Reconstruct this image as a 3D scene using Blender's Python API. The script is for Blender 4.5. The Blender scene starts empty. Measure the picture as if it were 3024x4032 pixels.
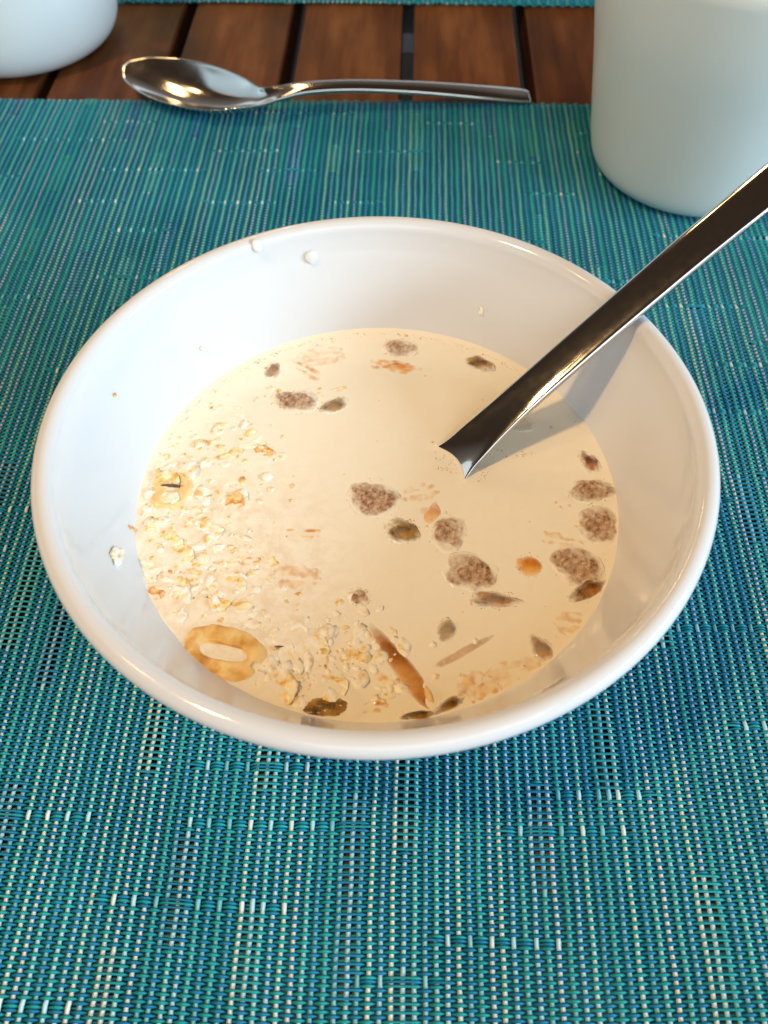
import bpy, bmesh, math, random
import numpy as np
from mathutils import Vector, Matrix, noise
from mathutils.bvhtree import BVHTree

random.seed(7); rng = np.random.default_rng(11)
scene = bpy.context.scene
COL = scene.collection
R = math.radians

# ---------------------------------------------------------------- camera
CAM = Vector((0, 0, 0.2135))
PITCH, ROLL, F_DISP = 54.9, -0.65, 3380 / 3024 * 1659        # focal length in units of a 1659-wide picture
cam_rot = Matrix.Rotation(R(90 - PITCH), 3, 'X') @ Matrix.Rotation(R(ROLL), 3, 'Z')
cd = bpy.data.cameras.new('camera'); cam = bpy.data.objects.new('camera', cd); COL.objects.link(cam)
cam.matrix_world = Matrix.Translation(CAM) @ cam_rot.to_4x4()
cd.sensor_fit = 'VERTICAL'; cd.sensor_height = 36; cd.lens = 36 * 3380 / 4032
cd.clip_start = 0.005; cd.clip_end = 60
cd.dof.use_dof = True; cd.dof.focus_distance = 0.225; cd.dof.aperture_fstop = 18
scene.camera = cam

# ---------------------------------------------------------------- world: open terrace at eye level, dark timber ceiling above
world = bpy.data.worlds.new('World'); scene.world = world; world.use_nodes = True
wt = world.node_tree; bg = wt.nodes['Background']
tc = wt.nodes.new('ShaderNodeTexCoord'); sx = wt.nodes.new('ShaderNodeSeparateXYZ')
wt.links.new(tc.outputs['Generated'], sx.inputs[0])
rp = wt.nodes.new('ShaderNodeValToRGB'); wt.links.new(sx.outputs['Z'], rp.inputs[0])
rp.color_ramp.elements[0].position = 0.0; rp.color_ramp.elements[0].color = (0.36, 0.38, 0.38, 1)
rp.color_ramp.elements[1].position = 0.55; rp.color_ramp.elements[1].color = (0.024, 0.016, 0.011, 1)
e = rp.color_ramp.elements.new(0.12); e.color = (0.56, 0.68, 0.74, 1)
e = rp.color_ramp.elements.new(0.22); e.color = (0.14, 0.12, 0.11, 1)
wt.links.new(rp.outputs[0], bg.inputs[0]); bg.inputs[1].default_value = 1.5

# ---------------------------------------------------------------- lamps
def area(name, loc, target, w, h, power, color):
    l = bpy.data.lights.new(name, 'AREA'); l.shape = 'RECTANGLE'; l.size = w; l.size_y = h
    l.energy = power; l.color = color
    o = bpy.data.objects.new(name, l); COL.objects.link(o); o.location = loc
    o.rotation_euler = (Vector(target) - Vector(loc)).to_track_quat('-Z', 'Y').to_euler()
    return o
BC = Vector((0, 0.1337, 0))                                   # the bowl's centre on the mat
win_dir = Vector((0.942, -0.334, 0)).normalized(); win_side = Vector((0.334, 0.942, 0)).normalized()
WD = 2.2
for k in range(5):                                            # a row of window lights to the right
    p = BC + win_dir * WD * math.cos(R(19)) + win_side * (k - 2) * 0.27 + Vector((0, 0, WD * math.sin(R(19)) + 0.05))
    area('window_light', p, BC + win_side * (k - 2) * 0.2 + Vector((0, 0, .05)), 0.23, 0.36, 9.5, (0.64, 0.84, 1.0))
area('front_fill_light', (.45, -1.7, 1.75), (0, .2, 0), 2.6, 1.5, 24, (.86, .95, 1.0))       # added broad soft fill behind the viewer, as if from an open terrace
for dx, dy, dz, pw in ((-.54, -.16, 1.22, 33.0), (-.70, .12, 1.26, 5.0), (-.46, 1.42, 1.10, 3.0), (-.30, 1.50, 1.10, 3.0), (-.31, 1.78, 1.10, 3.0), (-.32, 2.15, 1.10, 3.0)):
    l = bpy.data.lights.new('pendant_lamp', 'POINT'); l.energy = pw; l.color = (1.0, 0.635, 0.29); l.shadow_soft_size = 0.055
    o = bpy.data.objects.new('pendant_lamp', l); COL.objects.link(o); o.location = BC + Vector((dx, dy, dz))

scene.view_settings.view_transform = 'Standard'; scene.view_settings.look = 'None'
scene.view_settings.exposure = 0.2; scene.view_settings.gamma = 1.0
try:
    scene.cycles.use_denoising = True
    scene.cycles.denoiser = 'OPENIMAGEDENOISE'
    scene.cycles.sample_clamp_indirect = 6.0
    scene.cycles.caustics_reflective = False
    scene.cycles.max_bounces = 8
    scene.cycles.transparent_max_bounces = 12
except Exception:
    pass

# ---------------------------------------------------------------- helpers
def ray(px, py):
    v = Vector(((px - 829.5), -(py - 1106), -F_DISP)); return (cam_rot @ v).normalized()
def at(px, py, z):
    d = ray(px, py); return CAM + d * ((z - CAM.z) / d.z)
def tag(o, label=None, cat=None, group=None, kind=None):
    if label: o['label'] = label
    if cat: o['category'] = cat
    if group: o['group'] = group
    if kind: o['kind'] = kind
    return o
def empty(name, loc=(0, 0, 0), rz=0):
    o = bpy.data.objects.new(name, None); COL.objects.link(o); o.location = loc; o.rotation_euler = (0, 0, rz)
    o.empty_display_size = 0.02
    return o
def mesh_np(name, verts, quads, mat=None, parent=None, smooth=True, tris=None):
    me = bpy.data.meshes.new(name); verts = np.asarray(verts, dtype=np.float32).reshape(-1, 3)
    q = np.asarray(quads, dtype=np.int32).reshape(-1, 4)
    t = np.asarray(tris, dtype=np.int32).reshape(-1, 3) if tris is not None and len(tris) else np.zeros((0, 3), np.int32)
    nq, nt = len(q), len(t)
    me.vertices.add(len(verts)); me.vertices.foreach_set('co', verts.ravel())
    me.loops.add(nq * 4 + nt * 3)
    me.loops.foreach_set('vertex_index', np.concatenate([q.ravel(), t.ravel()]))
    me.polygons.add(nq + nt)
    me.polygons.foreach_set('loop_start', np.concatenate([np.arange(nq) * 4, nq * 4 + np.arange(nt) * 3]).astype(np.int32))
    me.polygons.foreach_set('use_smooth', np.full(nq + nt, smooth, dtype=bool))
    me.update(calc_edges=True)
    if mat: me.materials.append(mat)
    o = bpy.data.objects.new(name, me); COL.objects.link(o)
    if parent: o.parent = parent
    return o
def lathe(prof, n=96, center=(0, 0, 0)):
    P = np.array(prof, dtype=float); m = len(P)
    a = np.arange(n) * 2 * np.pi / n
    V = np.stack([np.outer(P[:, 0], np.cos(a)) + center[0], np.outer(P[:, 0], np.sin(a)) + center[1],
                  np.repeat(P[:, 1:2], n, 1) + center[2]], -1).reshape(-1, 3)
    i, j = np.meshgrid(np.arange(m - 1), np.arange(n), indexing='ij'); j2 = (j + 1) % n
    Q = np.stack([i * n + j, i * n + j2, (i + 1) * n + j2, (i + 1) * n + j], -1).reshape(-1, 4)
    return V, Q
def smooth_curve(pts, n):
    P = np.array(pts, float); k = len(P)
    ext = np.vstack([2 * P[0] - P[1], P, 2 * P[-1] - P[-2]]); out = []
    for t in np.linspace(0, k - 1, n):
        i = min(int(t), k - 2); u = t - i; a, b, c, d = ext[i:i + 4]
        out.append(0.5 * ((2 * b) + (-a + c) * u + (2 * a - 5 * b + 4 * c - d) * u * u + (-a + 3 * b - 3 * c + d) * u ** 3))
    return np.array(out)

# ---------------------------------------------------------------- materials
def mat(name):
    m = bpy.data.materials.new(name); m.use_nodes = True
    return m, m.node_tree, m.node_tree.nodes['Principled BSDF']
def N(t, typ, **kw):
    n = t.nodes.new(typ)
    for k, v in kw.items():
        if k in n.inputs.keys(): n.inputs[k].default_value = v
        else: setattr(n, k, v)
    return n
def ramp(t, stops, src=None):
    r = t.nodes.new('ShaderNodeValToRGB'); el = r.color_ramp.elements
    el[0].position, el[0].color = stops[0][0], (*stops[0][1], 1); el[1].position, el[1].color = stops[-1][0], (*stops[-1][1], 1)
    for p, c in stops[1:-1]:
        x = el.new(p); x.color = (*c, 1)
    if src: t.links.new(src, r.inputs[0])
    return r
def bump(t, p, src, strength, dist):
    b = t.nodes.new('ShaderNodeBump'); b.inputs['Strength'].default_value = strength; b.inputs['Distance'].default_value = dist
    t.links.new(src, b.inputs['Height']); t.links.new(b.outputs[0], p.inputs['Normal']); return b
def noisy(t, scale, detail=4, stretch=None, coord='Object', rough=0.5):
    c = t.nodes.new('ShaderNodeTexCoord'); n = t.nodes.new('ShaderNodeTexNoise')
    n.inputs['Scale'].default_value = scale; n.inputs['Detail'].default_value = detail; n.inputs['Roughness'].default_value = rough
    if stretch:
        mp = t.nodes.new('ShaderNodeMapping'); mp.inputs['Scale'].default_value = stretch
        t.links.new(c.outputs[coord], mp.inputs[0]); t.links.new(mp.outputs[0], n.inputs['Vector'])
    else: t.links.new(c.outputs[coord], n.inputs['Vector'])
    return n.outputs['Fac']

def simple(name, stops, scale, rough, bump_s=0, bump_d=0.0002, sss=0, sssr=(0.001, .0008, .0005), spec=.5, detail=4, bscale=None, coat=0, stretch=None):
    m, t, p = mat(name)
    f = noisy(t, scale, detail, stretch)
    r = ramp(t, stops, f); t.links.new(r.outputs[0], p.inputs['Base Color'])
    p.inputs['Roughness'].default_value = rough; p.inputs['Specular IOR Level'].default_value = spec
    if bump_s:
        bump(t, p, noisy(t, bscale or scale * 2, 5, stretch), bump_s, bump_d)
    if sss:
        p.inputs['Subsurface Weight'].default_value = sss; p.inputs['Subsurface Radius'].default_value = sssr; p.inputs['Subsurface Scale'].default_value = 1.0
    if coat: p.inputs['Coat Weight'].default_value = coat; p.inputs['Coat Roughness'].default_value = .08
    return m

M = {}
M['porcelain'] = simple('porcelain', [(.3, (.69, .695, .70)), (.7, (.71, .715, .72))], 8, .09)
M['cup_glaze'] = simple('cup_glaze', [(.3, (.72, .77, .765)), (.7, (.76, .80, .795))], 9, .30)
M['grey_glaze'] = simple('grey_glaze', [(.3, (.67, .72, .68)), (.7, (.71, .75, .715))], 9, .32)
M['weft_green'] = simple('green_vinyl_thread', [(.3, (.004, .245, .265)), (.7, (.016, .37, .37))], 30, .45, spec=.3)
M['weft_blue'] = simple('blue_vinyl_thread', [(.3, (.003, .150, .285)), (.7, (.009, .225, .39))], 30, .45, spec=.3)
def warp_material():
    m, t, p = mat('pale_vinyl_thread')
    oi = t.nodes.new('ShaderNodeObjectInfo')
    f = noisy(t, 14, 2, (1, 1, 1))
    ad = N(t, 'ShaderNodeMath', operation='MULTIPLY_ADD'); ad.inputs[1].default_value = 0.42; ad.inputs[2].default_value = -.21
    t.links.new(f, ad.inputs[0])
    a2 = N(t, 'ShaderNodeMath', operation='ADD'); t.links.new(ad.outputs[0], a2.inputs[0]); t.links.new(oi.outputs['Random'], a2.inputs[1])
    r = ramp(t, [(0, (.15, .48, .54)), (.32, (.20, .55, .62)), (.44, (.34, .68, .77)), (.66, (.50, .78, .85)), (.80, (.68, .78, .76)), (1, (.82, .84, .78))], a2.outputs[0])
    t.links.new(r.outputs[0], p.inputs['Base Color']); p.inputs['Roughness'].default_value = .42
    return m
M['warp'] = warp_material()
def wood_material():
    m, t, p = mat('oiled_hardwood')
    oi = t.nodes.new('ShaderNodeObjectInfo')
    f = noisy(t, 10, 8, (14, 1.2, 4), rough=.62)
    g = noisy(t, 9, 3, (2, 1, 1))
    mx = N(t, 'ShaderNodeMath', operation='MULTIPLY_ADD'); mx.inputs[1].default_value = .55; t.links.new(f, mx.inputs[0]); t.links.new(g, mx.inputs[2])
    sb = N(t, 'ShaderNodeMath', operation='MULTIPLY_ADD'); sb.inputs[1].default_value = .16; t.links.new(oi.outputs['Random'], sb.inputs[0]); t.links.new(mx.outputs[0], sb.inputs[2])
    r = ramp(t, [(.45, (.018, .0045, .0012)), (.72, (.060, .018, .004)), (.86, (.115, .036, .008)), (1.0, (.20, .075, .022))], sb.outputs[0])
    t.links.new(r.outputs[0], p.inputs['Base Color']); p.inputs['Roughness'].default_value = .46
    p.inputs['Specular IOR Level'].default_value = .16
    bump(t, p, f, .25, .0004)
    return m
M['wood'] = wood_material()
def steel_material():
    m, t, p = mat('stainless_steel')
    p.inputs['Base Color'].default_value = (.66, .645, .62, 1); p.inputs['Metallic'].default_value = 1
    f = noisy(t, 420, 5, (1, 1, 1)); r = ramp(t, [(.3, (.09,) * 3), (.75, (.13,) * 3)], f)
    t.links.new(r.outputs[0], p.inputs['Roughness'])
    bump(t, p, noisy(t, 1500, 3), .06, .00002)
    return m
M['steel'] = steel_material()
M['gap_pale'] = simple('gap_pale_grey', [(.3, (.30, .33, .38)), (.7, (.42, .46, .52))], 40, .5)  # pale grey for the block added under the slat gap
M['floor'] = simple('dark_floor', [(.3, (.012, .013, .016)), (.7, (.03, .03, .034))], 4, .8)
MILK_A, MILK_B = (.895, .83, .67), (.905, .845, .70)
M['edge_bubble'] = simple('edge_bubble_film', [(.3, (.80, .74, .62)), (.7, (.88, .84, .76))], 900, .04, coat=1, detail=1)
def milk_colour(t):
    return ramp(t, [(.3, MILK_A), (.7, MILK_B)], noisy(t, 22, 3))
def floating(name, stops, scale, rough, bump_s=.5, bump_d=.0003, sss=.3, sssr=(.0022, .0013, .0006), detail=4, coat=.3, stretch=None):
    """a piece wetted by milk: 'show' says how far it stands clear of the film (0 = covered by milk)"""
    m, t, p = mat(name)
    r = ramp(t, stops, noisy(t, scale, detail, stretch)); mk = milk_colour(t)
    a_ = t.nodes.new('ShaderNodeAttribute'); a_.attribute_name = 'show'
    md = N(t, 'ShaderNodeMath', operation='MULTIPLY_ADD'); md.inputs[1].default_value = .55; md.inputs[2].default_value = -.275; t.links.new(noisy(t, 800, 4), md.inputs[0])
    up = N(t, 'ShaderNodeMath', operation='MULTIPLY'); t.links.new(md.outputs[0], up.inputs[0])
    ed = N(t, 'ShaderNodeMapRange'); ed.inputs['From Max'].default_value = .3; t.links.new(a_.outputs['Fac'], ed.inputs[0]); t.links.new(ed.outputs[0], up.inputs[1])
    ad = N(t, 'ShaderNodeMath', operation='ADD'); ad.use_clamp = True; t.links.new(a_.outputs['Fac'], ad.inputs[0]); t.links.new(up.outputs[0], ad.inputs[1])
    mx = t.nodes.new('ShaderNodeMix'); mx.data_type = 'RGBA'; t.links.new(ad.outputs[0], mx.inputs['Factor'])
    t.links.new(mk.outputs[0], mx.inputs['A']); t.links.new(r.outputs[0], mx.inputs['B']); t.links.new(mx.outputs['Result'], p.inputs['Base Color'])
    p.inputs['Roughness'].default_value = rough; p.inputs['Specular IOR Level'].default_value = .45
    p.inputs['Coat Weight'].default_value = coat; p.inputs['Coat Roughness'].default_value = .08
    b_ = bump(t, p, noisy(t, scale * 2, 5, stretch), bump_s, bump_d); t.links.new(a_.outputs['Fac'], b_.inputs['Strength'])
    return m
M['raisin'] = floating('raisin_skin', [(.36, (.075, .026, .006)), (.5, (.26, .10, .020)), (.66, (.42, .20, .055))], 330, .25)
M['red_raisin'] = floating('red_raisin_skin', [(.38, (.06, .014, .006)), (.5, (.22, .065, .022)), (.62, (.40, .17, .065))], 330, .25)
M['olive_raisin'] = floating('olive_raisin_skin', [(.36, (.07, .032, .006)), (.5, (.24, .12, .020)), (.66, (.42, .24, .06))], 330, .22)
M['cluster'] = floating('puffed_bran', [(.37, (.17, .065, .022)), (.45, (.35, .18, .09)), (.54, (.47, .285, .165)), (.66, (.63, .46, .31))], 1000, .32, .7, .0004, detail=6)
M['amber'] = floating('dried_fruit', [(.4, (.60, .20, .02)), (.6, (.82, .42, .09))], 200, .25)
M['almond'] = floating('almond_skin', [(.38, (.28, .085, .015)), (.5, (.46, .175, .035)), (.62, (.62, .30, .09))], 90, .25, .4, .0002)
M['almond_flesh'] = floating('almond_flesh', [(.3, (.74, .50, .18)), (.7, (.82, .62, .30))], 300, .35)
M['peanut'] = floating('peanut_flesh', [(.36, (.52, .23, .035)), (.48, (.72, .40, .09)), (.62, (.86, .62, .27))], 170, .42, .35, .0003, coat=.12)
M['nut'] = floating('pale_nut', [(.25, (.74, .46, .17)), (.5, (.84, .60, .27)), (.8, (.88, .70, .40))], 170, .3, .4, .0002)
M['oat'] = floating('rolled_oat', [(.36, (.60, .29, .06)), (.45, (.82, .55, .18)), (.53, (.88, .72, .36)), (.62, (.91, .84, .62))], 420, .45, .3, .0003, detail=5, coat=.06)
M['pale_oat'] = floating('pale_oat', [(.35, (.78, .52, .22)), (.43, (.89, .78, .52)), (.53, (.92, .89, .80))], 420, .45, .3, .0003, sss=.4, detail=5, coat=.06)
M['toasted'] = floating('toasted_flake', [(.38, (.50, .16, .025)), (.5, (.76, .37, .09)), (.62, (.88, .62, .30))], 420, .28, .6, .0003, detail=5)
M['cream_film'] = simple('milk_drop', [(.3, (.73, .72, .70)), (.7, (.75, .74, .72))], 100, .08, coat=.4)
M['husk'] = floating('husk_fibre', [(.3, (.07, .03, .02)), (.7, (.16, .08, .05))], 400, .5)
M['bubble'] = simple('bubble_film', [(.3, (.40, .26, .13)), (.7, (.78, .64, .44))], 900, .05, coat=1, detail=1)

DRIFT = tuple(at(440, 1250, CAM.z - .1826))
def milk_material():
    m, t, p = mat('milk')
    mk = milk_colour(t)
    # fine oat dust hanging in the milk where the oats have drifted (left side)
    geo = t.nodes.new('ShaderNodeNewGeometry'); vs_ = N(t, 'ShaderNodeVectorMath', operation='DISTANCE'); t.links.new(geo.outputs['Position'], vs_.inputs[0]); vs_.inputs[1].default_value = DRIFT
    mr = N(t, 'ShaderNodeMapRange'); mr.inputs['From Min'].default_value = .018; mr.inputs['From Max'].default_value = .044; mr.inputs['To Min'].default_value = 1; mr.inputs['To Max'].default_value = .12
    t.links.new(vs_.outputs['Value'], mr.inputs[0])
    d1 = ramp(t, [(.44, (0, 0, 0)), (.62, (1, 1, 1))], noisy(t, 260, 8, rough=.7))
    mm = N(t, 'ShaderNodeMath', operation='MULTIPLY'); t.links.new(d1.outputs[0], mm.inputs[0]); t.links.new(mr.outputs[0], mm.inputs[1])
    m2 = N(t, 'ShaderNodeMath', operation='MULTIPLY'); m2.inputs[1].default_value = .42; t.links.new(mm.outputs[0], m2.inputs[0])
    mx = t.nodes.new('ShaderNodeMix'); mx.data_type = 'RGBA'; t.links.new(m2.outputs[0], mx.inputs['Factor'])
    t.links.new(mk.outputs[0], mx.inputs['A']); mx.inputs['B'].default_value = (.72, .50, .29, 1)
    t.links.new(mx.outputs['Result'], p.inputs['Base Color'])
    p.inputs["Roughness"].default_value = .10; p.inputs["Specular IOR Level"].default_value = .42
    bump(t, p, noisy(t, 160, 3), .10, .0003)
    return m
M['milk'] = milk_material()

# ---------------------------------------------------------------- floor and table
fl = mesh_np('floor', [(-3, -3, -.74), (3, -3, -.74), (3, 3, -.74), (-3, 3, -.74)], [(0, 1, 2, 3)], M['floor'], smooth=False)
tag(fl, kind='structure')
TA = -R(2.27)                                                # table, planks and mats are turned by this against the camera
table = empty('table', (0, .25, 0), TA)
tag(table, 'dark red brown slatted hardwood table under the placemats and dishes', 'table')
inv_t = Matrix.Rotation(-TA, 3, 'Z')
def to_table(v): return inv_t @ (v - Vector((0, .25, 0)))
gapC = to_table(at(880, 110, 0)).x
PP, GW = .0567, .0062
def box_plank(x0, x1, y0, y1, z0, z1, bv=.0011):
    bm = bmesh.new(); bmesh.ops.create_cube(bm, size=1)
    for v in bm.verts:
        v.co = Vector(((x0 + x1) / 2 + v.co.x * (x1 - x0), (y0 + y1) / 2 + v.co.y * (y1 - y0), (z0 + z1) / 2 + v.co.z * (z1 - z0)))
    bmesh.ops.bevel(bm, geom=bm.edges[:], offset=bv, segments=2, affect='EDGES', profile=.5)
    return bm
def from_bm(name, bm, m, parent=None, smooth=False):
    me = bpy.data.meshes.new(name); bm.to_mesh(me); bm.free(); me.materials.append(m)
    if smooth: me.polygons.foreach_set('use_smooth', [True] * len(me.polygons))
    o = bpy.data.objects.new(name, me); COL.objects.link(o)
    if parent: o.parent = parent
    return o
for k in range(-8, 8):
    x0 = gapC + GW / 2 + k * PP; dz = random.uniform(-.0003, 0)
    bm = box_plank(-(PP - GW) / 2, (PP - GW) / 2, -.55, .62, -.022, 0)
    o = from_bm('plank', bm, M['wood'], table); o.location = (x0 + (PP - GW) / 2, 0, dz); o.rotation_euler = (0, 0, random.uniform(-.0012, .0012))
for y in (-.40, .50):
    from_bm('cross_rail', box_plank(gapC - 8 * PP, gapC + 8 * PP, y - .03, y + .03, -.065, -.0235), M['wood'], table)
for sx_ in (-1, 1):
    for y in (-.46, .55):
        from_bm('leg', box_plank(gapC + sx_ * .40 - .03, gapC + sx_ * .40 + .03, y - .03, y + .03, -.735, -.066), M['wood'], table)
b0 = to_table(at(888, 95, -.03))
from_bm('gap_block', box_plank(gapC - .011, gapC + .011, b0.y - .002, b0.y + .10, -.034, -.0235, .0006), M['gap_pale'], table)  # added block standing in for the pale floor glimpsed through this gap

# ---------------------------------------------------------------- woven placemats
WP, RP = .00248, .000835                                      # spacing of the lengthwise and the crosswise threads
def weave_plan(nr, nc, seed):
    rg = random.Random(seed)
    par = (np.arange(nc)[None, :] + np.zeros((nr, 1), int)) % 2
    over = (np.arange(nr)[:, None] % 2) == par
    r = 6                                                     # rows in which one thread is set the wrong way: the pale dashes
    while r < nr - 3:
        c = rg.randrange(-14, 2)
        while c < nc:
            ln = rg.choice((8, 10, 12, 18)); a, b = max(c, 0), min(c + ln, nc)
            rr = r + rg.choice((0, 0, 0, 9, -7))
            if b > a and 0 <= rr < nr:
                over[rr, a:b] ^= True
            c += ln + rg.choice((9, 13, 17, 24, 30))
        r += rg.choice((17, 22, 26))
    c = rg.randrange(2, 7)                                    # blocks in which a thread runs over three columns
    while c < nc - 3:
        r = rg.randrange(-30, 10)
        while r < nr:
            ln = rg.choice((24, 30, 34, 52)); a, b = max(r, 0), min(r + ln, nr)
            if b > a:
                over[a:b, c] ^= True
            r += ln + rg.choice((30, 48, 70, 90))
        c += rg.choice((5, 7, 8, 9, 11, 13))
    return over
def placemat(root, x0, x1, y0, y1, seed, fine):
    nc = int((x1 - x0) / WP); nr = int((y1 - y0) / RP)
    over = weave_plan(nr, nc, seed)
    Z0 = .0011; ring = np.array([(1, 0), (0.05, 1), (-1, 0), (0, -1)], float)
    jx = (rng.random(nc) - .5) * WP * .10
    cx = x0 + (np.arange(nc) + .5) * WP + jx
    wobc = rng.random(nc) * 6.28
    def tube(path, wy, hz, ax):                               # ax: 0 = runs along x, 1 = runs along y
        n = len(path); V = np.zeros((n, 4, 3)); V[:] = path[:, None, :]
        V[:, :, 1 - ax] += ring[None, :, 0] * wy[:, None]; V[:, :, 2] += ring[None, :, 1] * hz[:, None]
        i = np.arange(n - 1)[:, None]; j = np.arange(4)[None, :]; j2 = (j + 1) % 4
        Q = np.stack([i * 4 + j, i * 4 + j2, (i + 1) * 4 + j2, (i + 1) * 4 + j], -1) if ax == 1 else np.stack([i * 4 + j, (i + 1) * 4 + j, (i + 1) * 4 + j2, i * 4 + j2], -1)
        return V.reshape(-1, 3), Q.reshape(-1, 4)
    rows = []
    for r in range(nr):
        y = y0 + (r + .5) * RP; yw = (y + .05)
        o_ = over[r].astype(float) * 2 - 1
        near = fine and y < .30
        K = 4 if near else 2
        half = 0.07 + .52 * max(y, 0) + .03                   # beyond this the threads lie out of the picture: coarser
        pts = []
        idx = np.arange(nc)
        zc = o_
        same_l = np.r_[False, over[r][1:] == over[r][:-1]]
        # samples at the crossings and between them
        xs, zs, ws, ys = [], [], [], []
        nxt = np.r_[zc[1:], -zc[-1]]; nx = np.r_[cx[1:], cx[-1] + WP]
        for k in range(K):
            t = k / K
            s = (1 - math.cos(math.pi * t)) / 2
            z = zc * (1 - s) + nxt * s
            z = np.sign(z) * np.abs(z) ** .8
            w = .00033 + .00011 * np.clip(z, 0, 1)
            w = np.where((zc == nxt) & (zc > 0), .00030, w)
            lift = np.where((zc == nxt) & (zc > 0), .00012 * math.sin(math.pi * t), 0)
            xs.append(cx * (1 - t) + nx * t); zs.append(z * .00074 + lift); ws.append(w)
        xs = np.stack(xs, 1); zs = np.stack(zs, 1); ws = np.stack(ws, 1)
        if near:
            keep = np.ones_like(xs, bool); keep[np.abs(cx) > half + .03, 1::2] = False
            xs, zs, ws = xs[keep], zs[keep], ws[keep]
        else:
            xs, zs, ws = xs.ravel(), zs.ravel(), ws.ravel()
        yy = y + .00022 * np.sin(xs * 95 + yw * 37) + .0009 * np.sin(xs * 21 + yw * 9) + (rng.random() - .5) * .00012
        path = np.stack([xs, yy, Z0 + zs], 1)
        V, Q = tube(path, ws, np.full(len(xs), .00027), 0)
        rows.append((V, Q, r))
    n_single = 300 if fine else 0
    for V, Q, r in rows[:n_single]:
        mesh_np('weft_thread', V, Q, M['weft_green'] if r % 2 == 0 else M['weft_blue'], root)
    for c_, nm in ((0, 'green'), (1, 'blue')):
        vs, qs, off = [], [], 0
        for V, Q, r in rows[n_single:]:
            if r % 2 == c_: vs.append(V); qs.append(Q + off); off += len(V)
        if vs:
            o = mesh_np('weft_thread', np.concatenate(vs), np.concatenate(qs), M['weft_green' if c_ == 0 else 'weft_blue'], root); o['kind'] = 'stuff'
    for c in range(nc):
        ry = np.arange(0, nr, 1 if (fine and False) else 2)
        ys_ = y0 + (ry + .5) * RP
        x = cx[c] + .00009 * np.sin(ys_ * 300 + wobc[c]) + .00012 * np.sin(ys_ * 70 + cx[c] * 50)
        z = Z0 + .00005 * np.sin(ys_ * 900 + wobc[c])
        # the dashes ride up where the weft passes below three times
        fl_ = over[:, c]
        run = (~fl_ & ~np.roll(fl_, 1) & ~np.roll(fl_, -1))[ry]
        z = z + np.where(run, .00045, 0)
        path = np.stack([x, ys_, z], 1)
        V, Q = tube(path, np.full(len(ry), .00056), np.full(len(ry), .00038), 1)
        mesh_np('warp_thread', V, Q, M['warp'], root)
    return root
edge_l = to_table(at(300, 216.5, .0011)).y; edge_far = to_table(at(650, 6, .0011)).y
near_mat = empty('placemat', (0, .25, 0), TA)
tag(near_mat, 'teal and blue woven vinyl placemat under the cereal bowl', 'placemat')
placemat(near_mat, -.215, .225, -.285, edge_l, 5, True)
far_mat = empty('placemat', (0, .25, 0), TA)
tag(far_mat, 'edge of a second teal woven placemat across the table, at the top of the picture', 'placemat')
placemat(far_mat, -.20, .21, edge_far, edge_far + .09, 9, False)

# ---------------------------------------------------------------- the bowl
ZR = CAM.z - .1564                                            # height of the middle of the rim
ZM = ZR - .0262                                               # level of the milk
RC = (BC.x, BC.y + .0, 0)
cxy = at(811, 1000, ZR); BOWL = Vector((cxy.x, BC.y + .0004, 0))
outer = [(0, .0045), (.028, .0045), (.0305, .0035), (.032, .0024), (.034, .0024), (.0357, .0034), (.0365, .0058), (.043, .0100), (.054, .0180), (.0630, .0275), (.0695, .0380), (.0738, .0470), (.0757, ZR - .0040)]
tube_r = .0027
lip = [(.0775 + tube_r * math.cos(a) * 1.0, ZR + tube_r * math.sin(a)) for a in np.radians(np.linspace(-100, 178, 18))]
inner = [(.07470, ZR - .0010), (.0743, ZR - .0026), (.0733, ZR - .0056), (.0713, ZR - .0100), (.0682, ZR - .0165), (.0650, ZR - .0225), (.0628, ZM), (.0595, ZM - .0050), (.052, ZM - .0115), (.042, ZM - .0162), (.028, ZM - .0190), (.012, ZM - .0200), (0, ZM - .0200)]
prof = np.vstack([smooth_curve(outer, 40), np.array(lip), smooth_curve(inner, 44)])
V, Q = lathe(prof, 192, BOWL)
bowl = mesh_np('bowl', V, Q, M['porcelain'])
tag(bowl, 'round white ceramic bowl with a rolled rim, filled with milk and muesli', 'bowl')
bowl_bvh = BVHTree.FromPolygons([Vector(v) for v in V.tolist()], Q.tolist())
def on_bowl(px, py):
    h = bowl_bvh.ray_cast(CAM, ray(px, py)); return h[0], (h[1] if h[1].dot(ray(px, py)) < 0 else -h[1])

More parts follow.
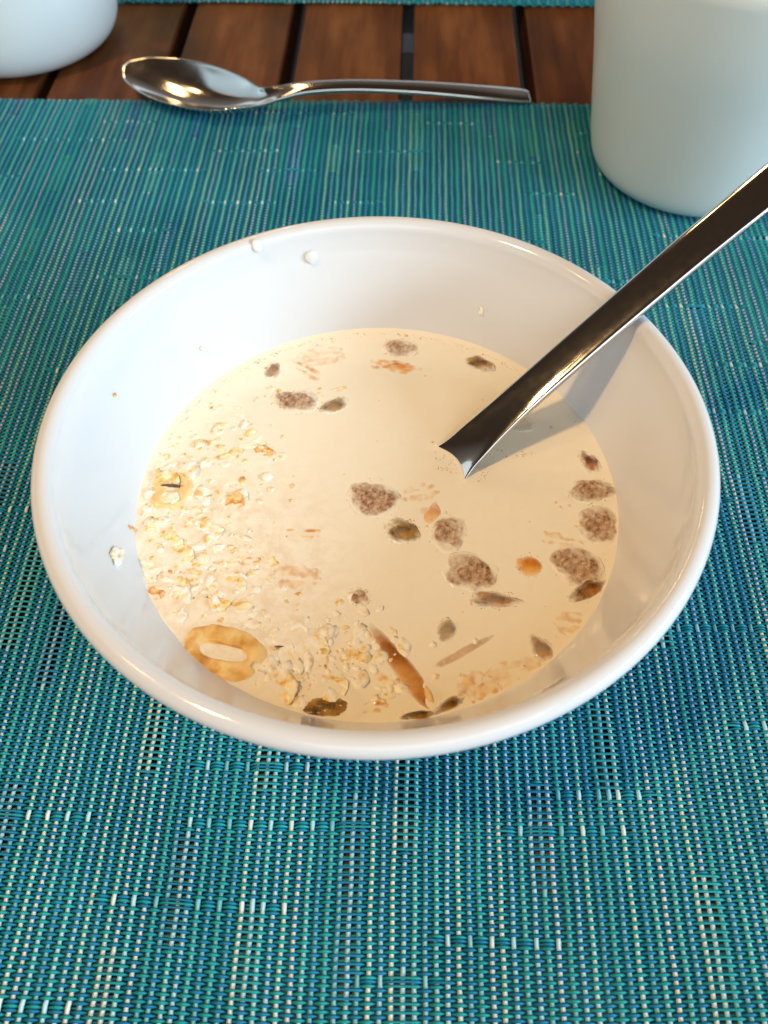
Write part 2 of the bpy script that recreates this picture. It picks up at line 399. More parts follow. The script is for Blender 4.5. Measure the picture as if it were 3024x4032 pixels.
# ---------------------------------------------------------------- cups
def cup(name, loc, prof_o, label, handle_angle, glaze, th=.0035, top=.088, handle_z=(.03, .075)):
    root = empty(name, loc); tag(root, label, 'cup')
    po = smooth_curve(prof_o, 40)
    r_top = po[-1][0]; rim_ = [(r_top - .0006, top + .0012), (r_top - th / 2, top + .002), (r_top - th + .0004, top + .0012)]
    inn = [(p[0] - th, p[1]) for p in po[::-1] if p[1] > .012] + [(po[8][0] * .8, .0075), (0, .0065)]
    P = np.vstack([[(0, .0012)], po, rim_, inn]); V, Q = lathe(P, 128)
    b = mesh_np('body', V, Q, glaze, root)
    # a loop handle
    pts = []
    def rad(z): return float(np.interp(z, po[:, 1], po[:, 0]))
    z0, z1 = handle_z
    ctrl = [(rad(z0) - .002, z0), (rad(z0) + .010, z0 - .001), (rad(z0) + .024, z0 + .012), (rad(z1) + .026, z1 - .016), (rad(z1) + .012, z1), (rad(z1) - .002, z1 - .001)]
    c = smooth_curve(ctrl, 26); n = 14; Vh = []
    for i, (r_, z_) in enumerate(c):
        tg = c[min(i + 1, len(c) - 1)] - c[max(i - 1, 0)]; tg = tg / np.linalg.norm(tg); nv = np.array([-tg[1], tg[0]])
        for k in range(n):
            a = 2 * math.pi * k / n; q = np.array([r_, z_]) + nv * math.cos(a) * .0034; w = math.sin(a) * .0058
            Vh.append((q[0] * math.cos(handle_angle) - w * math.sin(handle_angle), q[0] * math.sin(handle_angle) + w * math.cos(handle_angle), q[1]))
    Qh = [(i * n + k, i * n + (k + 1) % n, (i + 1) * n + (k + 1) % n, (i + 1) * n + k) for i in range(len(c) - 1) for k in range(n)]
    mesh_np('handle', Vh, Qh, glaze, root)
    return root
pr = at(1525, 474, .0022)
cup('cup', (.1300, pr.y + .0375, .0019), [(.034, 0.0), (.0375, .0012), (.0408, .004), (.0430, .010), (.0455, .025), (.0485, .045), (.0520, .066), (.0545, .088)],
    'tall pale grey-green ceramic cup standing on the placemat behind the bowl on the right', R(20), M['grey_glaze'])
pl = at(10, 181, 0)
cup('cup', (pl.x - .001, pl.y + .0445, .0002), [(.038, 0.0), (.0425, .0014), (.0465, .0055), (.0490, .012), (.0505, .024), (.0515, .045), (.0525, .066), (.053, .088)],
    'white ceramic cup standing on the bare wooden slats in the top left corner', R(-36), M['cup_glaze'], handle_z=(.048, .080))

# ---------------------------------------------------------------- spoons
def loft_spoon(secs, n=84, ring=28):
    """secs: rows of x y z (middle of the upper face), half width, thickness, hollow depth, roll"""
    S = smooth_curve(secs, n); V = []
    for i, s in enumerate(S):
        p = s[:3]; tg = S[min(i + 1, n - 1)][:3] - S[max(i - 1, 0)][:3]; tg /= np.linalg.norm(tg)
        side = np.cross(tg, (0, 0, 1.0)); side /= np.linalg.norm(side); up = np.cross(side, tg)
        ro = s[6]; side, up = side * math.cos(ro) + up * math.sin(ro), up * math.cos(ro) - side * math.sin(ro)
        w, th, hd = max(s[3], .0002), max(s[4], .0003), s[5]
        for k in range(ring):
            a = 2 * math.pi * k / ring; c, s_ = math.cos(a), math.sin(a)
            u = np.sign(c) * abs(c) ** .75
            zz = -hd * (1 - abs(u) ** 2.2) + (th / 2) * np.sign(s_) * abs(s_) ** .8
            V.append(p + side * u * w + up * zz)
    Q = [(i * ring + k, i * ring + (k + 1) % ring, (i + 1) * ring + (k + 1) % ring, (i + 1) * ring + k) for i in range(n - 1) for k in range(ring)]
    V.append(S[0][:3]); V.append(S[-1][:3]); m = len(V) - 2
    T = [(m, (k + 1) % ring, k) for k in range(ring)] + [(m + 1, (n - 1) * ring + k, (n - 1) * ring + (k + 1) % ring) for k in range(ring)]
    V[m] = np.mean(V[:ring], 0); V[m + 1] = np.mean(V[(n - 1) * ring:n * ring], 0)
    return np.array(V), Q, T
# the one standing in the milk
neck = at(975, 1000, ZM); rest = at(1345, 668, ZR + tube_r + .0015)
d = rest - neck; dh = Vector((d.x, d.y, 0))
def P_(s, dz=0): v = neck + d * s; return (v.x, v.y, v.z + dz)
secs = [(*P_(-.92, -.0005 + .003), .004, .0012, .0002, 0),
        (*P_(-.80, -.0015), .013, .0012, .0022, 0),
        (*P_(-.52, -.0028), .0185, .0013, .0050, 0),
        (*P_(-.22, -.0015), .0125, .0015, .0046, 0),
        (*P_(0.0, 0), .0068, .0019, .0022, 0),
        (*P_(.16, .0008), .0056, .0026, .0012, 0),
        (*P_(.40, .0012), .0050, .0030, .0006, 0),
        (*P_(.70, .0008), .0050, .0030, .0003, 0),
        (*P_(1.0, 0), .0051, .0030, .00015, 0),
        (*P_(1.5, -.0018), .0054, .0030, .0001, 0),
        (*P_(2.1, -.0060), .0058, .0028, 0, 0),
        (*P_(2.6, -.0115), .0060, .0020, 0, 0)]
V, Q, T = loft_spoon(secs, 110)
sp1 = mesh_np('spoon', V, Q, M['steel'], tris=T)
tag(sp1, 'steel spoon sunk in the milk, its handle leaning on the right rim', 'spoon')
spoon_bvh = BVHTree.FromPolygons([Vector(v) for v in V.tolist()], [tuple(q) for q in Q])
# the one lying behind
secs = []
for px, py, z, w, th, hd in ((272, 138, .0095, .003, .0012, .0002), (300, 147, .0092, .0110, .0012, .0016), (355, 164, .0092, .0165, .0013, .0050), (420, 184, .0096, .0178, .0013, .0068),
                             (490, 203, .0106, .0145, .0014, .0060), (550, 209, .0124, .0080, .0017, .0034), (600, 201, .0135, .0052, .0028, .0012), (660, 191, .0138, .0043, .0034, .0004),
                             (760, 186, .0132, .0042, .0034, .0002), (900, 190, .0100, .0047, .0033, .0001), (1040, 200, .0062, .0055, .0030, 0), (1115, 206, .0036, .0058, .0026, 0), (1143, 209, .0028, .0048, .0020, 0)):
    p = at(px, py, z); secs.append((p.x, p.y, p.z, w, th, hd, 0))
V2, Q2, T2 = loft_spoon(secs, 110)
sp2 = mesh_np('spoon', V2, Q2, M['steel'], tris=T2)
tag(sp2, 'steel spoon lying across the far edge of the placemat on the bare wooden slats', 'spoon')

# ---------------------------------------------------------------- what floats in the milk
def ico(sub):
    bm = bmesh.new(); bmesh.ops.create_icosphere(bm, subdivisions=sub, radius=1)
    V = np.array([v.co[:] for v in bm.verts]); T = np.array([[v.index for v in f.verts] for f in bm.faces]); bm.free(); return V, T
ICO = {k: ico(k) for k in (1, 2, 3, 4)}
def nz(V, f, seed):
    return np.array([noise.noise(Vector((v[0] * f + seed * 7.3, v[1] * f - seed * 3.1, v[2] * f + seed))) for v in V])
def blob(a, b, c, seed, amp=.12, f=1.6, amp2=.05, f2=5, sub=4, power=1.0):
    V, T = ICO[sub]
    r = 1 + amp * nz(V, f, seed) * 2 + amp2 * nz(V, f2, seed + 5) * 2
    U = V * r[:, None]
    return U * np.array((a, b, c)), T
def flake(a, b, seed, curl=.25, th=.35, crease=True, sub=4):
    V, T = ICO[sub]; r = 1 + .17 * nz(V * (1, 1, 0), 1.4, seed) * 2 + .05 * nz(V * (1, 1, 0), 5, seed + 3) * 2
    U = V * r[:, None] * np.array((a, b, th))
    U[:, 2] += curl * a * ((U[:, 0] / a) ** 2) * .6 - curl * b * ((U[:, 1] / b) ** 2) * .4
    U[:, 2] += .16 * nz(U, 1.1, seed + 9) * 2
    if crease: U[:, 2] -= .35 * np.exp(-(U[:, 1] / .35) ** 2) * np.clip(V[:, 2], 0, 1)
    return U, T
def wrinkled(a, b, c, seed, sub=4):
    V, T = ICO[sub]
    n1 = nz(V * (1, 2.2, 2.2), 1.7, seed); ridge = 1 - np.abs(n1) * 3.0
    U = V * (1 + .16 * nz(V, 1.2, seed + 2)[:, None] * 2 + .10 * ridge[:, None])
    e = 1 - .18 * np.abs(V[:, 0]) ** 3
    U[:, 1] *= e; U[:, 2] *= e
    return U * np.array((a, b, c)) / 1.05, T
def lumpy(a, b, c, seed, sub=4):
    V, T = ICO[sub]
    r = 1 + .13 * nz(V, 1.5, seed) * 2 + .30 * nz(V, 3.6, seed + 4) + .26 * np.abs(nz(V, 7, seed + 8))
    q = 1 + .13 * nz(V, 1.5, seed) * 2 + .07 * nz(V, 3.6, seed + 4)
    return V * np.stack([q, q, r], 1) * np.array((a, b, c)), T
def sliver(a, b, c, seed, sub=4):
    V, T = ICO[sub]; U = V.copy()
    U[:, 0] = np.sign(V[:, 0]) * np.abs(V[:, 0]) ** .8
    t = (V[:, 0] + 1) / 2
    k = .35 + .75 * t ** .7 - .12 * (t > .92)
    U[:, 1] *= k; U[:, 2] *= k
    U *= (1 + .05 * nz(V, 3, seed)[:, None])
    return U * np.array((a, b, c)), T
def peanut(a, b, seed):
    nr_, na = 30, 90; V = []
    for i in range(nr_ + 1):
        q = i / nr_
        for j in range(na):
            t = 2 * math.pi * j / na; ct, st = math.cos(t), math.sin(t)
            e = (abs(ct) ** 2.6 + abs(st) ** 2.6) ** (-1 / 2.6) * (1 + .03 * math.sin(3 * t + 1) + .02 * math.sin(5 * t))
            x, y = a * q * e * ct, b * q * e * st
            g = min(1, math.hypot(q * ct, q * st * 2.1) / .62)
            z = min(-1.6 + 2.6 * g ** 1.5, 1.0 if q < .66 else 1.0 - 2.1 * ((q - .66) / .34) ** 2)
            notch = math.exp(-((t - 6.05) / .10) ** 2) + math.exp(-((t + .23) / .10) ** 2)
            if q > .7: x *= 1 - .13 * notch; z -= .9 * notch
            z += .42 * noise.noise(Vector((x * .3 + seed, y * .3, 0))) + .05 * noise.noise(Vector((x * 2 + seed, y * 2, 3)))
            V.append((x, y, z))
    Q = [(i * na + j, i * na + (j + 1) % na, (i + 1) * na + (j + 1) % na, (i + 1) * na + j) for i in range(nr_) for j in range(na)]
    # underside
    base = len(V)
    for j in range(na):
        x, y, z = V[nr_ * na + j]; V.append((x * .7, y * .7, z - 3.5))
    Q += [(nr_ * na + j, nr_ * na + (j + 1) % na, base + (j + 1) % na, base + j) for j in range(na)]
    T = []
    V.append((0, 0, -6)); c = len(V) - 1
    T += [(base + j, base + (j + 1) % na, c) for j in range(na)]
    return np.array(V), Q, T
solid = []                                                    # world-space triangles of everything near the surface
def put(name, UT, mtl, px, py, rot, top, label, cat, tilt=(0, 0), group=None, tag_it=True):
    """UT in millimetres; rot: turn seen from above in degrees; top: height of the highest point over the milk, in mm"""
    U, T = UT[0], UT[1]; tri = UT[2] if len(UT) > 2 else None
    Rm = (Matrix.Rotation(R(rot), 3, 'Z') @ Matrix.Rotation(R(tilt[0]), 3, 'X') @ Matrix.Rotation(R(tilt[1]), 3, 'Y'))
    A_ = np.array([list(r) for r in Rm]); W = (U @ A_.T) * .001
    zc = W[:, 2].copy()
    if tri is None:
        if name in ('flake', 'oat_flake'): W[:, :2] *= 1.22; zc -= np.percentile(zc, 30)
        W[:, :2] *= (1.30 if name in ('bran_lump', 'raisin') else 1.20) if top <= .3 else 1.08; hi = max(zc.max(), 1e-5); cap = (top * (1.35 if 'flake' in name else 1) if top > .3 else (.75 if name == 'bran_lump' else .5 if name == 'raisin' else .30) + max(top, -.3) * .3) * .001
        W[:, 2] = np.where(zc > 0, (np.clip(zc, 0, None) / hi) ** ((1.9 if name in ('bran_lump', 'raisin') else 3.0) if top <= .3 else 1.4) * cap, zc) - .000025
        tt = np.clip(zc / hi, 0, 1)
        tn = np.clip(-zc / max(-zc.min(), 1e-6), 0, 1)                     # the part under the milk spreads out as a thin skirt
        k_ = np.where(zc < 0, (1 + .3 * tn) / np.sqrt(np.maximum(1 - tn ** 2, .2)), 1)
        W[:, :2] *= k_[:, None]; W[:, 2] = np.where(zc < 0, -.00004 - .0005 * tn, W[:, 2]); T = T[(tn[T] < .75).all(1)]
        vis = 1.0 if top > .3 else float(np.clip(.93 + top * 1.8, .26, 1))
        lo, up_ = (.28, .85) if top <= .3 else (.05, .45)
        k = np.clip((tt - lo) / (up_ - lo), 0, 1); show = vis * k * k * (3 - 2 * k)
    else:
        W[:, 2] += -W[:, 2].max() + top * .001; k = np.clip(W[:, 2] / .00012, 0, 1); show = k
    p = at(px, py, ZM)
    if tri is None: o = mesh_np(name, W, np.zeros((0, 4)), mtl, tris=T)
    else: o = mesh_np(name, W, T, mtl, tris=tri)
    o.location = (p.x, p.y, ZM); sh = o.data.attributes.new('show', 'FLOAT', 'POINT'); sh.data.foreach_set('value', show.astype(np.float32))
    Wp = W + np.array((p.x, p.y, ZM)); polys = (T.tolist() if hasattr(T, 'tolist') else list(T)) + (list(tri) if tri is not None else [])
    solid.append((Wp, polys, top))
    if tag_it: tag(o, label, cat, group)
    return o
# raisins: kind, x, y (photo at 1659 wide), half axes mm, turn, height over milk, label
for mk, x, y, a, b, c, rot, top, lab in (
    ('raisin', 589, 800, 2.6, 2.1, 1.8, 80, -.05, 'small brown raisin sunk in the milk by the far left edge of the milk'),
    ('olive_raisin', 1036, 786, 3.6, 2.5, 2.0, -28, .05, 'olive brown raisin in the milk beside the far right wall, left of the spoon handle'),
    ('olive_raisin', 722, 877, 3.6, 2.1, 1.8, 38, -.05, 'narrow brown raisin touching the right end of the far left bran lump'),
    ('olive_raisin', 1130, 918, 4.2, 2.5, 2.0, 5, -.35, 'blurred olive raisin under the milk in the shadow of the spoon handle'),
    ('red_raisin', 1274, 999, 3.4, 2.2, 2.0, -62, .25, 'reddish raisin with milk skin on it at the right edge of the milk'),
    ('olive_raisin', 868, 1147, 4.0, 2.9, 2.2, -30, .0, 'round olive raisin near the middle, below the central bran lump'),
    ('raisin', 1270, 1270, 4.9, 2.2, 1.9, 38, .1, 'long dark raisin slanting at the right edge, below the bran lump'),
    ('raisin', 1070, 1297, 5.4, 1.8, 1.7, -8, -.05, 'long thin brown raisin lying just below the bubbly bran lump'),
    ('olive_raisin', 964, 1362, 3.2, 2.0, 1.9, 62, -.12, 'small dark raisin mostly under the milk, right of the long almond sliver'),
    ('raisin', 1168, 1402, 3.0, 2.2, 1.9, -62, -.1, 'brown raisin under the milk by the near right wall'),
    ('olive_raisin', 703, 1531, 5.2, 2.9, 2.4, -6, .9, 'big dark glossy raisin floating against the front wall of the bowl'),
    ('olive_raisin', 966, 1524, 3.6, 1.1, 1.2, 28, .1, 'thin greenish raisin skin at the front edge, right of the long almond sliver'),
    ('olive_raisin', 902, 1546, 3.2, 1.0, 1.2, 6, .1, 'flat greenish raisin scrap at the very front edge of the milk'),
):
    put('raisin', wrinkled(a, b, c, x * .013 + y * .07), M[mk], x, y, rot, top, lab, 'raisin', group='raisins in the milk')
for x, y, a, b, rot, top, lab in (
    (640, 866, 5.8, 3.5, -2, .15, 'oblong speckled bran lump in the far left part of the milk'),
    (866, 752, 4.5, 3.4, -8, .0, 'small brown bran lump at the far wall, above the orange almond slice'),
    (808, 1078, 5.9, 4.5, -25, .15, 'large speckled bran lump in the middle, lower left of where the spoon enters the milk'),
    (966, 1152, 3.9, 4.6, 20, .15, 'speckled bran lump in the middle, right of the olive raisin'),
    (1018, 1238, 5.4, 4.3, -12, .2, 'round grey-brown bran lump ringed with dark bubbles, left of the round orange fruit piece'),
    (1280, 1061, 5.6, 3.2, 4, .15, 'flat wide bran lump at the right edge, below the reddish raisin'),
    (1293, 1134, 4.2, 4.5, 0, .3, 'roundish bran lump with a pale core at the right edge of the milk'),
    (1243, 1221, 5.4, 4.3, -15, .15, 'bran lump just above the long dark raisin at the right edge'),
    (775, 1291, 2.2, 1.8, 0, .1, 'tiny foamy bran crumb above the tip of the long almond sliver'),
):
    put('bran_lump', lumpy(a, b, min(a, b) * .62, x * .017 + y * .03), M['cluster'], x, y, rot, top, lab, 'cereal lump', group='bran lumps in the milk')
put('almond_slice', flake(6.8, 2.3, 3, .02, .6, False), M['amber'], 852, 791, -9, .05, 'flat orange almond slice under the milk near the far wall', 'almond')
almond = put('almond_sliver', sliver(12.6, 2.7, 2.2, 4), M['almond'], 860, 1430, -56, .3, 'long pointed orange-brown almond sliver floating in the front of the milk', 'almond')
put('almond_tip', blob(2.2, .8, .8, 4), M['almond_flesh'], 927, 1502, -72, 1.0, 'pale yellow broken nut splinter on the near end of the long almond sliver', 'almond')
put('almond_sliver', sliver(8.2, 1.2, 1.3, 8), M['almond'], 1012, 1402, 209, -.22, 'faint thin almond sliver mostly under the milk, right of the long one', 'almond')
put('fruit_piece', blob(3.0, 2.8, 2.2, 2, .10), M['amber'], 1143, 1223, 10, .1, 'round orange dried fruit piece between two bran lumps', 'fruit')
put('fruit_piece', blob(2.3, 3.4, 1.4, 5, .2), M['amber'], 930, 1108, -25, -.1, 'torn orange fruit flake right of the big central bran lump', 'fruit')
put('peanut_half', peanut(11.2, 7.9, 3.0), M['peanut'], 482, 1411, -14, 1.25, 'golden peanut half with milk pooled in its hollow, at the near left edge', 'peanut')
put('peanut_half', peanut(7.4, 6.0, 8.0), M['nut'], 372, 1062, 70, 1.1, 'pale curled nut half at the left edge with oat flakes in its hollow', 'nut')
# flakes: material, x, y, a, b, turn, height, tilt, label
FL = (
    ('toasted', 552, 984, 3.6, 2.4, 15, .7, 12, 'bright orange toasted flake left of centre, above the drifting oats'),
    ('toasted', 508, 1092, 2.0, 2.7, 20, .9, 22, 'orange toasted flake standing on edge beside a white oat'),
    ('pale_oat', 507, 1066, 3.2, 2.0, -28, 1.0, 10, 'white pointed oat flake just above the orange toasted flake'),
    ('oat', 358, 1046, 3.3, 2.6, 20, 1.6, 15, 'thick yellow oat flake inside the pale curled nut half'),
    ('pale_oat', 402, 1026, 1.8, 3.6, -38, 1.5, 18, 'long white oat flake leaning over the pale curled nut half'),
    ('pale_oat', 350, 1078, 3.6, 1.9, -15, 1.3, 8, 'creamy oat flake below the dark fibre in the pale nut half'),
    ('oat', 488, 1108, 2.8, 1.8, 30, .45, 10, 'yellow flake lower left of the orange toasted flake'),
    ('oat', 536, 948, 2.4, 1.8, 45, .6, 10, 'small golden oat flake upper left of the bright orange toasted flake'),
    ('oat', 500, 982, 2.9, 1.5, 20, .4, 6, 'thin cream oat curl left of the bright orange toasted flake'),
    ('oat', 470, 970, 2.4, 1.2, -30, .3, 6, 'narrow tan oat fragment left of the cream oat curl'),
    ('toasted', 470, 1060, 2.6, 1.3, 5, .3, 5, 'brown flat flake left of the white pointed oat'),
    ('pale_oat', 425, 1165, 4.8, 3.4, 15, .9, 8, 'large white fluffy oat mass by the left edge'),
    ('oat', 355, 1172, 3.3, 2.5, 10, .7, 10, 'yellow ringed oat flake at the left edge, below the nut half'),
    ('oat', 316, 1156, 2.0, 1.5, 35, .5, 10, 'small tan oat at the far left edge of the milk'),
    ('oat', 380, 1196, 3.6, 2.2, -14, .9, 12, 'golden oat flake on the lower side of the white oat mass'),
    ('pale_oat', 336, 1186, 1.6, 1.2, 0, .8, 10, 'small white oat crumb between the golden flake and the wall'),
    ('pale_oat', 318, 1232, 3.0, 2.2, -40, .4, 5, 'pale soaked oat lying against the left wall'),
    ('toasted', 330, 1290, 1.9, 2.1, 10, .9, 15, 'orange nut crumb at the left wall, above the peanut half'),
    ('oat', 372, 1275, 3.4, 2.4, 20, .6, 8, 'tan oat flake right of the orange nut crumb'),
    ('pale_oat', 388, 1292, 2.2, 2.8, 0, .8, 14, 'white oat flake between the orange nut crumb and the yellow flake'),
    ('pale_oat', 367, 1328, 3.3, 1.9, -8, .6, 5, 'white oat flake with a dark dot, upper left of the peanut half'),
    ('oat', 440, 1316, 4.4, 2.0, 10, .9, 14, 'big yellow oat flake touching the top of the peanut half'),
    ('pale_oat', 466, 1312, 1.0, 2.4, 8, .9, 10, 'narrow white oat standing between two yellow flakes'),
    ('oat', 503, 1312, 3.5, 1.7, -6, .9, 14, 'yellow bent oat flake above the right end of the peanut half'),
    ('oat', 499, 1262, 2.8, 1.7, -6, .5, 6, 'yellow oat with a dark speck, alone above the peanut half'),
    ('pale_oat', 460, 1284, 2.5, 1.6, -40, .4, 6, 'cream oat flake left of the yellow oat with a dark speck'),
    ('oat', 553, 1213, 4.2, 1.5, -4, .1, 3, 'pale sunken oat streak in the middle of the left half'),
    ('toasted', 540, 1211, 1.8, 1.0, 5, .15, 3, 'small orange-brown crumb on the sunken oat streak'),
    ('toasted', 636, 1250, 4.2, 2.9, -8, -.2, 0, 'sunken orange flake left of centre, below the milk surface'),
    ('toasted', 655, 1152, 2.9, 1.3, -3, .1, 3, 'small orange-tan flake alone left of centre'),
    ('pale_oat', 660, 1408, 4.3, 3.6, 20, .35, 6, 'pale rounded oat pair right of the peanut half'),
    ('oat', 600, 1482, 3.5, 2.8, -30, .9, 10, 'big wrinkled oat flake at the front edge, below the peanut half'),
    ('pale_oat', 628, 1368, 3.2, 1.8, 25, .5, 6, 'cream oat shred upper right of the peanut half'),
    ('oat', 716, 1478, 3.0, 2.6, -20, .5, 8, 'tan oat flake above the big glossy raisin'),
    ('oat', 760, 1420, 1.9, 1.6, 10, .4, 6, 'small tan flake left of the long almond sliver'),
    ('oat', 810, 1470, 3.2, 2.0, -45, .3, 6, 'golden flake touching the left side of the long almond sliver'),
    ('toasted', 800, 1530, 3.0, 1.3, 12, .3, 4, 'orange flake at the front edge beside the almond sliver'),
    ('toasted', 690, 772, 5.4, 3.2, 10, -.28, 0, 'faint orange flake under the milk near the far wall'),
    ('toasted', 665, 802, 3.4, 1.5, -38, -.10, 0, 'faint pointed orange flake below the larger one near the far wall'),
    ('toasted', 1028, 1482, 3.1, 3.4, 40, -.12, 0, 'faint orange oval flake under the milk near the front right'),
    ('toasted', 1108, 1466, 5.4, 3.4, 20, -.32, 0, 'wide faint orange flake under the milk by the near right wall'),
    ('toasted', 1232, 1348, 3.0, 2.3, -10, -.25, 0, 'faint orange flake by the right wall, above the brown raisin'),
    ('toasted', 1216, 1170, 3.6, 1.6, -15, -.22, 0, 'faint tan flake above the bran lump on the right'),
    ('toasted', 903, 1065, 3.4, 2.2, 12, -.2, 0, 'faint orange flake right of the big central bran lump'),
    ('pale_oat', 497, 895, 3.4, 2.2, -30, -.2, 4, 'pale sunken oat at the upper end of the drifting oats'),
    ('oat', 716, 846, 2.8, 1.0, 18, .1, 3, 'thin yellow flake above the narrow brown raisin'),
)
for i, (mk, x, y, a, b, rot, top, tl, lab) in enumerate(FL):
    put('oat_flake' if mk != 'toasted' else 'flake', flake(a, b, i * 1.7 + 2, .22 if tl else .04, .32, True, 4 if max(a, b) > 2 else 3), M[mk], x, y, rot, top, lab, 'flake', tilt=(tl, -tl * .5), group='flakes in the milk')
put('husk_fibre', blob(3.6, .12, .12, 3, .1), M['husk'], 374, 1054, -4, 1.9, 'thin dark fibre lying across the pale curled nut half', 'fibre')
put('husk_fibre', blob(1.5, .35, .3, 5, .1), M['husk'], 600, 1397, 0, .25, 'short dark husk scrap right of the peanut half', 'fibre')

# crumbs nobody could count: one object each
def scatter(name, n, draw, mtl, kind_fn, label, cat, seed, sub=1):
    rg = random.Random(seed); V0, T0 = ICO[sub]; vs, ts, ss, off = [], [], [], 0
    for _ in range(n):
        x, y = draw(rg); p = at(x, y, ZM)
        if (p.xy - BOWL.xy).length > .0610: continue
        if ((x - 484) / 92) ** 2 + ((y - 1409) / 58) ** 2 < 1: continue
        r, top = kind_fn(rg)
        k = np.array((rg.uniform(.6, 1.6), rg.uniform(.5, 1.2), rg.uniform(.5, .8))) * r
        a = rg.uniform(0, 3.14); c, s = math.cos(a), math.sin(a)
        U = V0 * k * (1 + .55 * nz(V0, 1.6, rg.uniform(0, 99)))[:, None]; U = np.stack([U[:, 0] * c - U[:, 1] * s, U[:, 0] * s + U[:, 1] * c, U[:, 2]], 1)
        hi = max(U[:, 2].max(), 1e-6); tt = np.clip(U[:, 2] / hi, 0, 1); tn = np.clip(-U[:, 2] / max(-U[:, 2].min(), 1e-6), 0, 1); U[:, :2] *= np.where(U[:, 2] < 0, (1 + .3 * tn) / np.sqrt(np.maximum(1 - tn ** 2, .2)), 1)[:, None]; Tk = T0[(tn[T0] < .75).all(1)]; U[:, 2] = np.where(U[:, 2] > 0, tt ** 1.2 * max(min(abs(top) * 1.6, r * .65), .00020), -.00003 - .0003 * tn) - .00002
        ss.append(np.clip(tt * 2.0 - .15, 0, 1) * (1 if top > .0002 else .55)); vs.append(U + np.array((p.x, p.y, ZM))); ts.append(Tk + off); off += len(V0)
    V = np.concatenate(vs); T = np.concatenate(ts)
    o = mesh_np(name, V, np.zeros((0, 4)), mtl, tris=T, smooth=True); sh = o.data.attributes.new('show', 'FLOAT', 'POINT'); sh.data.foreach_set('value', np.concatenate(ss).astype(np.float32)); tag(o, label, cat, kind='stuff'); solid.append((V, T.tolist(), -1)); return o
def left_drift(rg):
    y = rg.gauss(1200, 170); x = rg.gauss(400, 85) + max(0, (1080 - y)) * .35
    if rg.random() < .35: x, y = rg.gauss(650, 120), rg.gauss(1440, 70)
    return x, y
def anywhere(rg):
    return rg.uniform(330, 1320), rg.uniform(740, 1540)
scatter('oat_crumbs', 330, left_drift, M['oat'], lambda g: (g.uniform(.0003, .0009) + (g.random() < .2) * g.uniform(.0003, .0010), g.uniform(-.0001, .0006)), 'loose oat crumbs drifting in the left half of the milk', 'crumbs', 3, 2)
scatter('pale_crumbs', 400, left_drift, M['pale_oat'], lambda g: (g.uniform(.0004, .0011) + (g.random() < .35) * g.uniform(.0005, .0014), g.uniform(-.0001, .0006)), 'soft white oat crumbs drifting in the left half of the milk', 'crumbs', 4, 2)
scatter('toasted_crumbs', 170, lambda g: left_drift(g) if g.random() < .6 else anywhere(g), M['toasted'], lambda g: (g.uniform(.0002, .0007), g.uniform(-.0002, .0003)), 'small orange-brown crumbs scattered over the milk', 'crumbs', 6, 1)
CL = [(640, 866, 50, 28), (808, 1078, 52, 40), (966, 1152, 38, 42), (1018, 1238, 50, 40), (1280, 1061, 52, 28), (1293, 1134, 38, 40), (1243, 1221, 48, 38), (1070, 1297, 50, 20), (866, 752, 38, 24), (775, 1291, 24, 20), (868, 1147, 36, 30), (1143, 1223, 26, 26), (552, 984, 40, 30), (350, 1070, 60, 60), (400, 1200, 80, 40), (484, 1409, 92, 62), (1020, 1022, 40, 16), (960, 1000, 24, 24), (1100, 980, 60, 10)]
def ringed(g):
    x, y, a, b = g.choice(CL); t = g.uniform(0, 6.283); k = g.uniform(.45, 1.15); return x + a * k * math.cos(t), y + b * k * math.sin(t)
scatter('bubbles', 900, ringed, M['bubble'], lambda g: (g.uniform(.00007, .00020), g.uniform(.0001, .0004)), 'fine bubbles clinging around the floating lumps', 'bubbles', 8, 2)
def project(v):
    c = cam_rot.transposed() @ (v - CAM); return 829.5 + F_DISP * c.x / -c.z, 1106 - F_DISP * c.y / -c.z
def edge_pts(g):
    a = g.choice((g.uniform(0, 6.283), g.gauss(2.3, .35), g.gauss(1.0, .3))); r = .0609 - abs(g.gauss(0, .0007))
    return project(BOWL + Vector((r * math.cos(a), r * math.sin(a), ZM)))
scatter('edge_bubbles', 260, edge_pts, M['edge_bubble'], lambda g: (g.uniform(.00008, .00030), g.uniform(.0002, .0004)), 'tiny pale bubbles along the line where the milk meets the bowl', 'bubbles', 12, 2)
scatter('edge_crumbs', 90, edge_pts, M['toasted'], lambda g: (g.uniform(.00015, .00045), g.uniform(.0001, .0003)), 'tiny tan crumbs along the line where the milk meets the bowl', 'crumbs', 13, 1)
# ---------------------------------------------------------------- on the bowl wall
def stick(name, UT, mtl, px, py, rot, label, cat, sink=.45, group=None):
    h, n = on_bowl(px, py); U, T = UT
    z = n; x = Vector((1, 0, 0)); x = (x - z * x.dot(z)).normalized(); y = z.cross(x); B_ = Matrix((x, y, z)).transposed() @ Matrix.Rotation(R(rot), 3, 'Z')
    A_ = np.array([list(r) for r in B_]); mn = U[:, 2].min(); U = U.copy(); U[:, 2] -= mn * (1 - sink)
    o = mesh_np(name, (U @ A_.T) * .001, np.zeros((0, 4)), mtl, tris=T); o.location = h; sh = o.data.attributes.new('show', 'FLOAT', 'POINT'); sh.data.foreach_set('value', np.ones(len(U), np.float32)); tag(o, label, cat, group); return o
stick('oat_grain', flake(3.3, 1.8, 31, .1, .8), M['pale_oat'], 249, 1203, -75, 'single oat grain stuck on the left inner wall of the bowl above the milk', 'flake')
stick('milk_drop', blob(1.9, 1.9, .9, 2, .03, 1, 0), M['cream_film'], 672, 554, 0, 'larger round milk drop on the far inner wall just under the rim', 'milk drop')
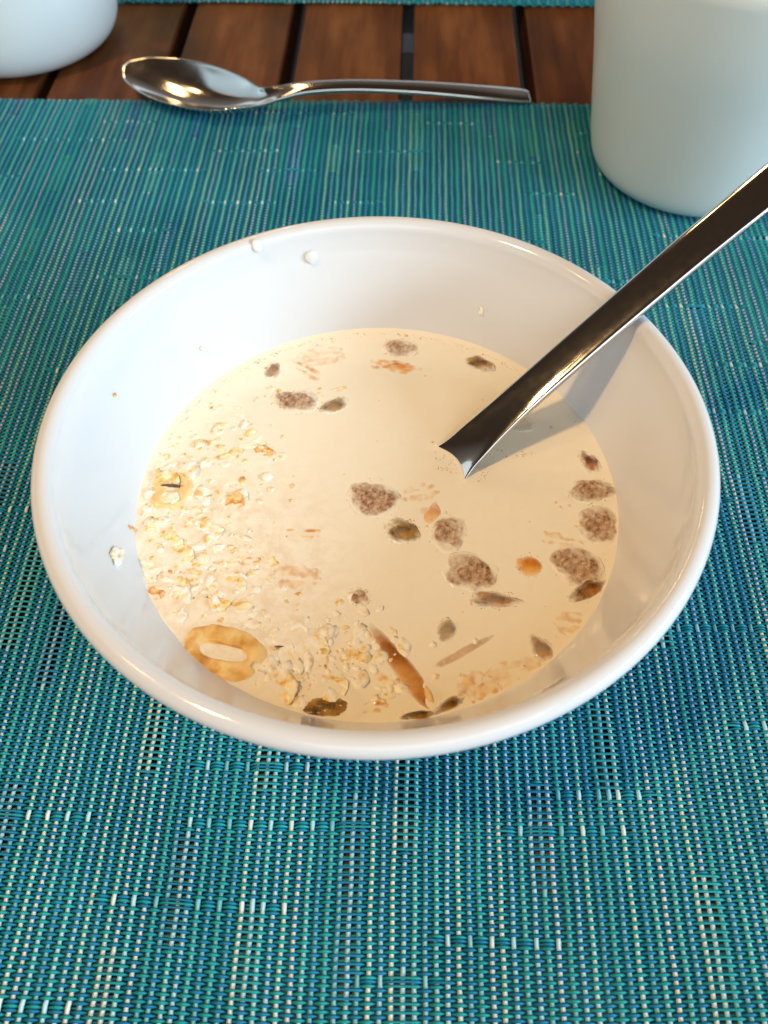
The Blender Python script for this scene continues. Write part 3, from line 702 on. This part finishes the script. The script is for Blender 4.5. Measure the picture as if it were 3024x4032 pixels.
stick('milk_drop', blob(1.5, 1.9, .6, 3, .08, 1, 0), M['cream_film'], 555, 530, 10, 'smaller milk drop on the rim, left of the larger drop', 'milk drop')
stick('oat_crumb', blob(.7, 1.3, .5, 5, .2), M['pale_oat'], 1040, 672, 10, 'pale oat crumb stuck on the far wall, left of the spoon handle', 'crumb')
stick('oat_crumb', blob(.9, .8, .4, 6, .2), M['pale_oat'], 437, 752, 0, 'pale crumb stuck on the left far wall above the milk', 'crumb')
stick('oat_crumb', blob(.5, .6, .3, 7, .2), M['toasted'], 247, 854, 0, 'tiny tan crumb high on the left wall', 'crumb')
stick('oat_crumb', blob(1.0, .5, .4, 8, .2), M['toasted'], 284, 1142, 0, 'small reddish crumb on the left wall right above the milk', 'crumb')
stick('oat_crumb', blob(.5, .8, .3, 9, .2), M['toasted'], 1208, 872, 0, 'tan crumb on the right wall in the shadow of the spoon', 'crumb')
stick('milk_smear', blob(5.5, 1.0, .35, 10, .4, 2, .1), M['cream_film'], 1185, 1487, 32, 'milk smear on the near right wall below the rim', 'milk smear')

# ---------------------------------------------------------------- the milk
NRr, NAa = 200, 560
rr = .0634 * (np.linspace(0, 1, NRr + 1)) ** .85 * .998; aa = np.arange(NAa) * 2 * np.pi / NAa
allv, allp, off = [], [], 0; pv, pp, poff = [], [], 0
for W, P, top in solid:
    if top > .4: pv.append(W); pp += [tuple(i + poff for i in q) for q in P]; poff += len(W)
pv.append(V_ := np.array(sp1.data.vertices[0].co[:])[None, :] * 0)      # keeps the arrays non-empty
bv_pro = BVHTree.FromPolygons([Vector(v) for v in np.concatenate(pv).tolist()], pp)
X = BOWL.x + np.outer(rr, np.cos(aa)); Y = BOWL.y + np.outer(rr, np.sin(aa)); Zm = np.full_like(X, ZM)
edge = np.clip((rr - .0612) / .0022, 0, 1)[:, None] ** 2 * .0003
Zm = Zm + edge
for i in range(NRr + 1):
    for j in range(NAa):
        q = Vector((X[i, j], Y[i, j], ZM)); k = bv_pro.find_nearest(q, .0016); s = spoon_bvh.find_nearest(q, .0016)
        dmin = min(k[3] if k[0] is not None else 9, s[3] if s[0] is not None else 9)
        if dmin < 1: Zm[i, j] += .00034 * math.exp(-(dmin / .0006))
V = np.stack([X, Y, Zm], -1).reshape(-1, 3)
i, j = np.meshgrid(np.arange(NRr), np.arange(NAa), indexing='ij'); j2 = (j + 1) % NAa
Qm = np.stack([i * NAa + j, (i + 1) * NAa + j, (i + 1) * NAa + j2, i * NAa + j2], -1).reshape(-1, 4)
milk = mesh_np('milk', V, Qm, M['milk'])
tag(milk, 'creamy white milk filling the bowl around the muesli', 'milk')
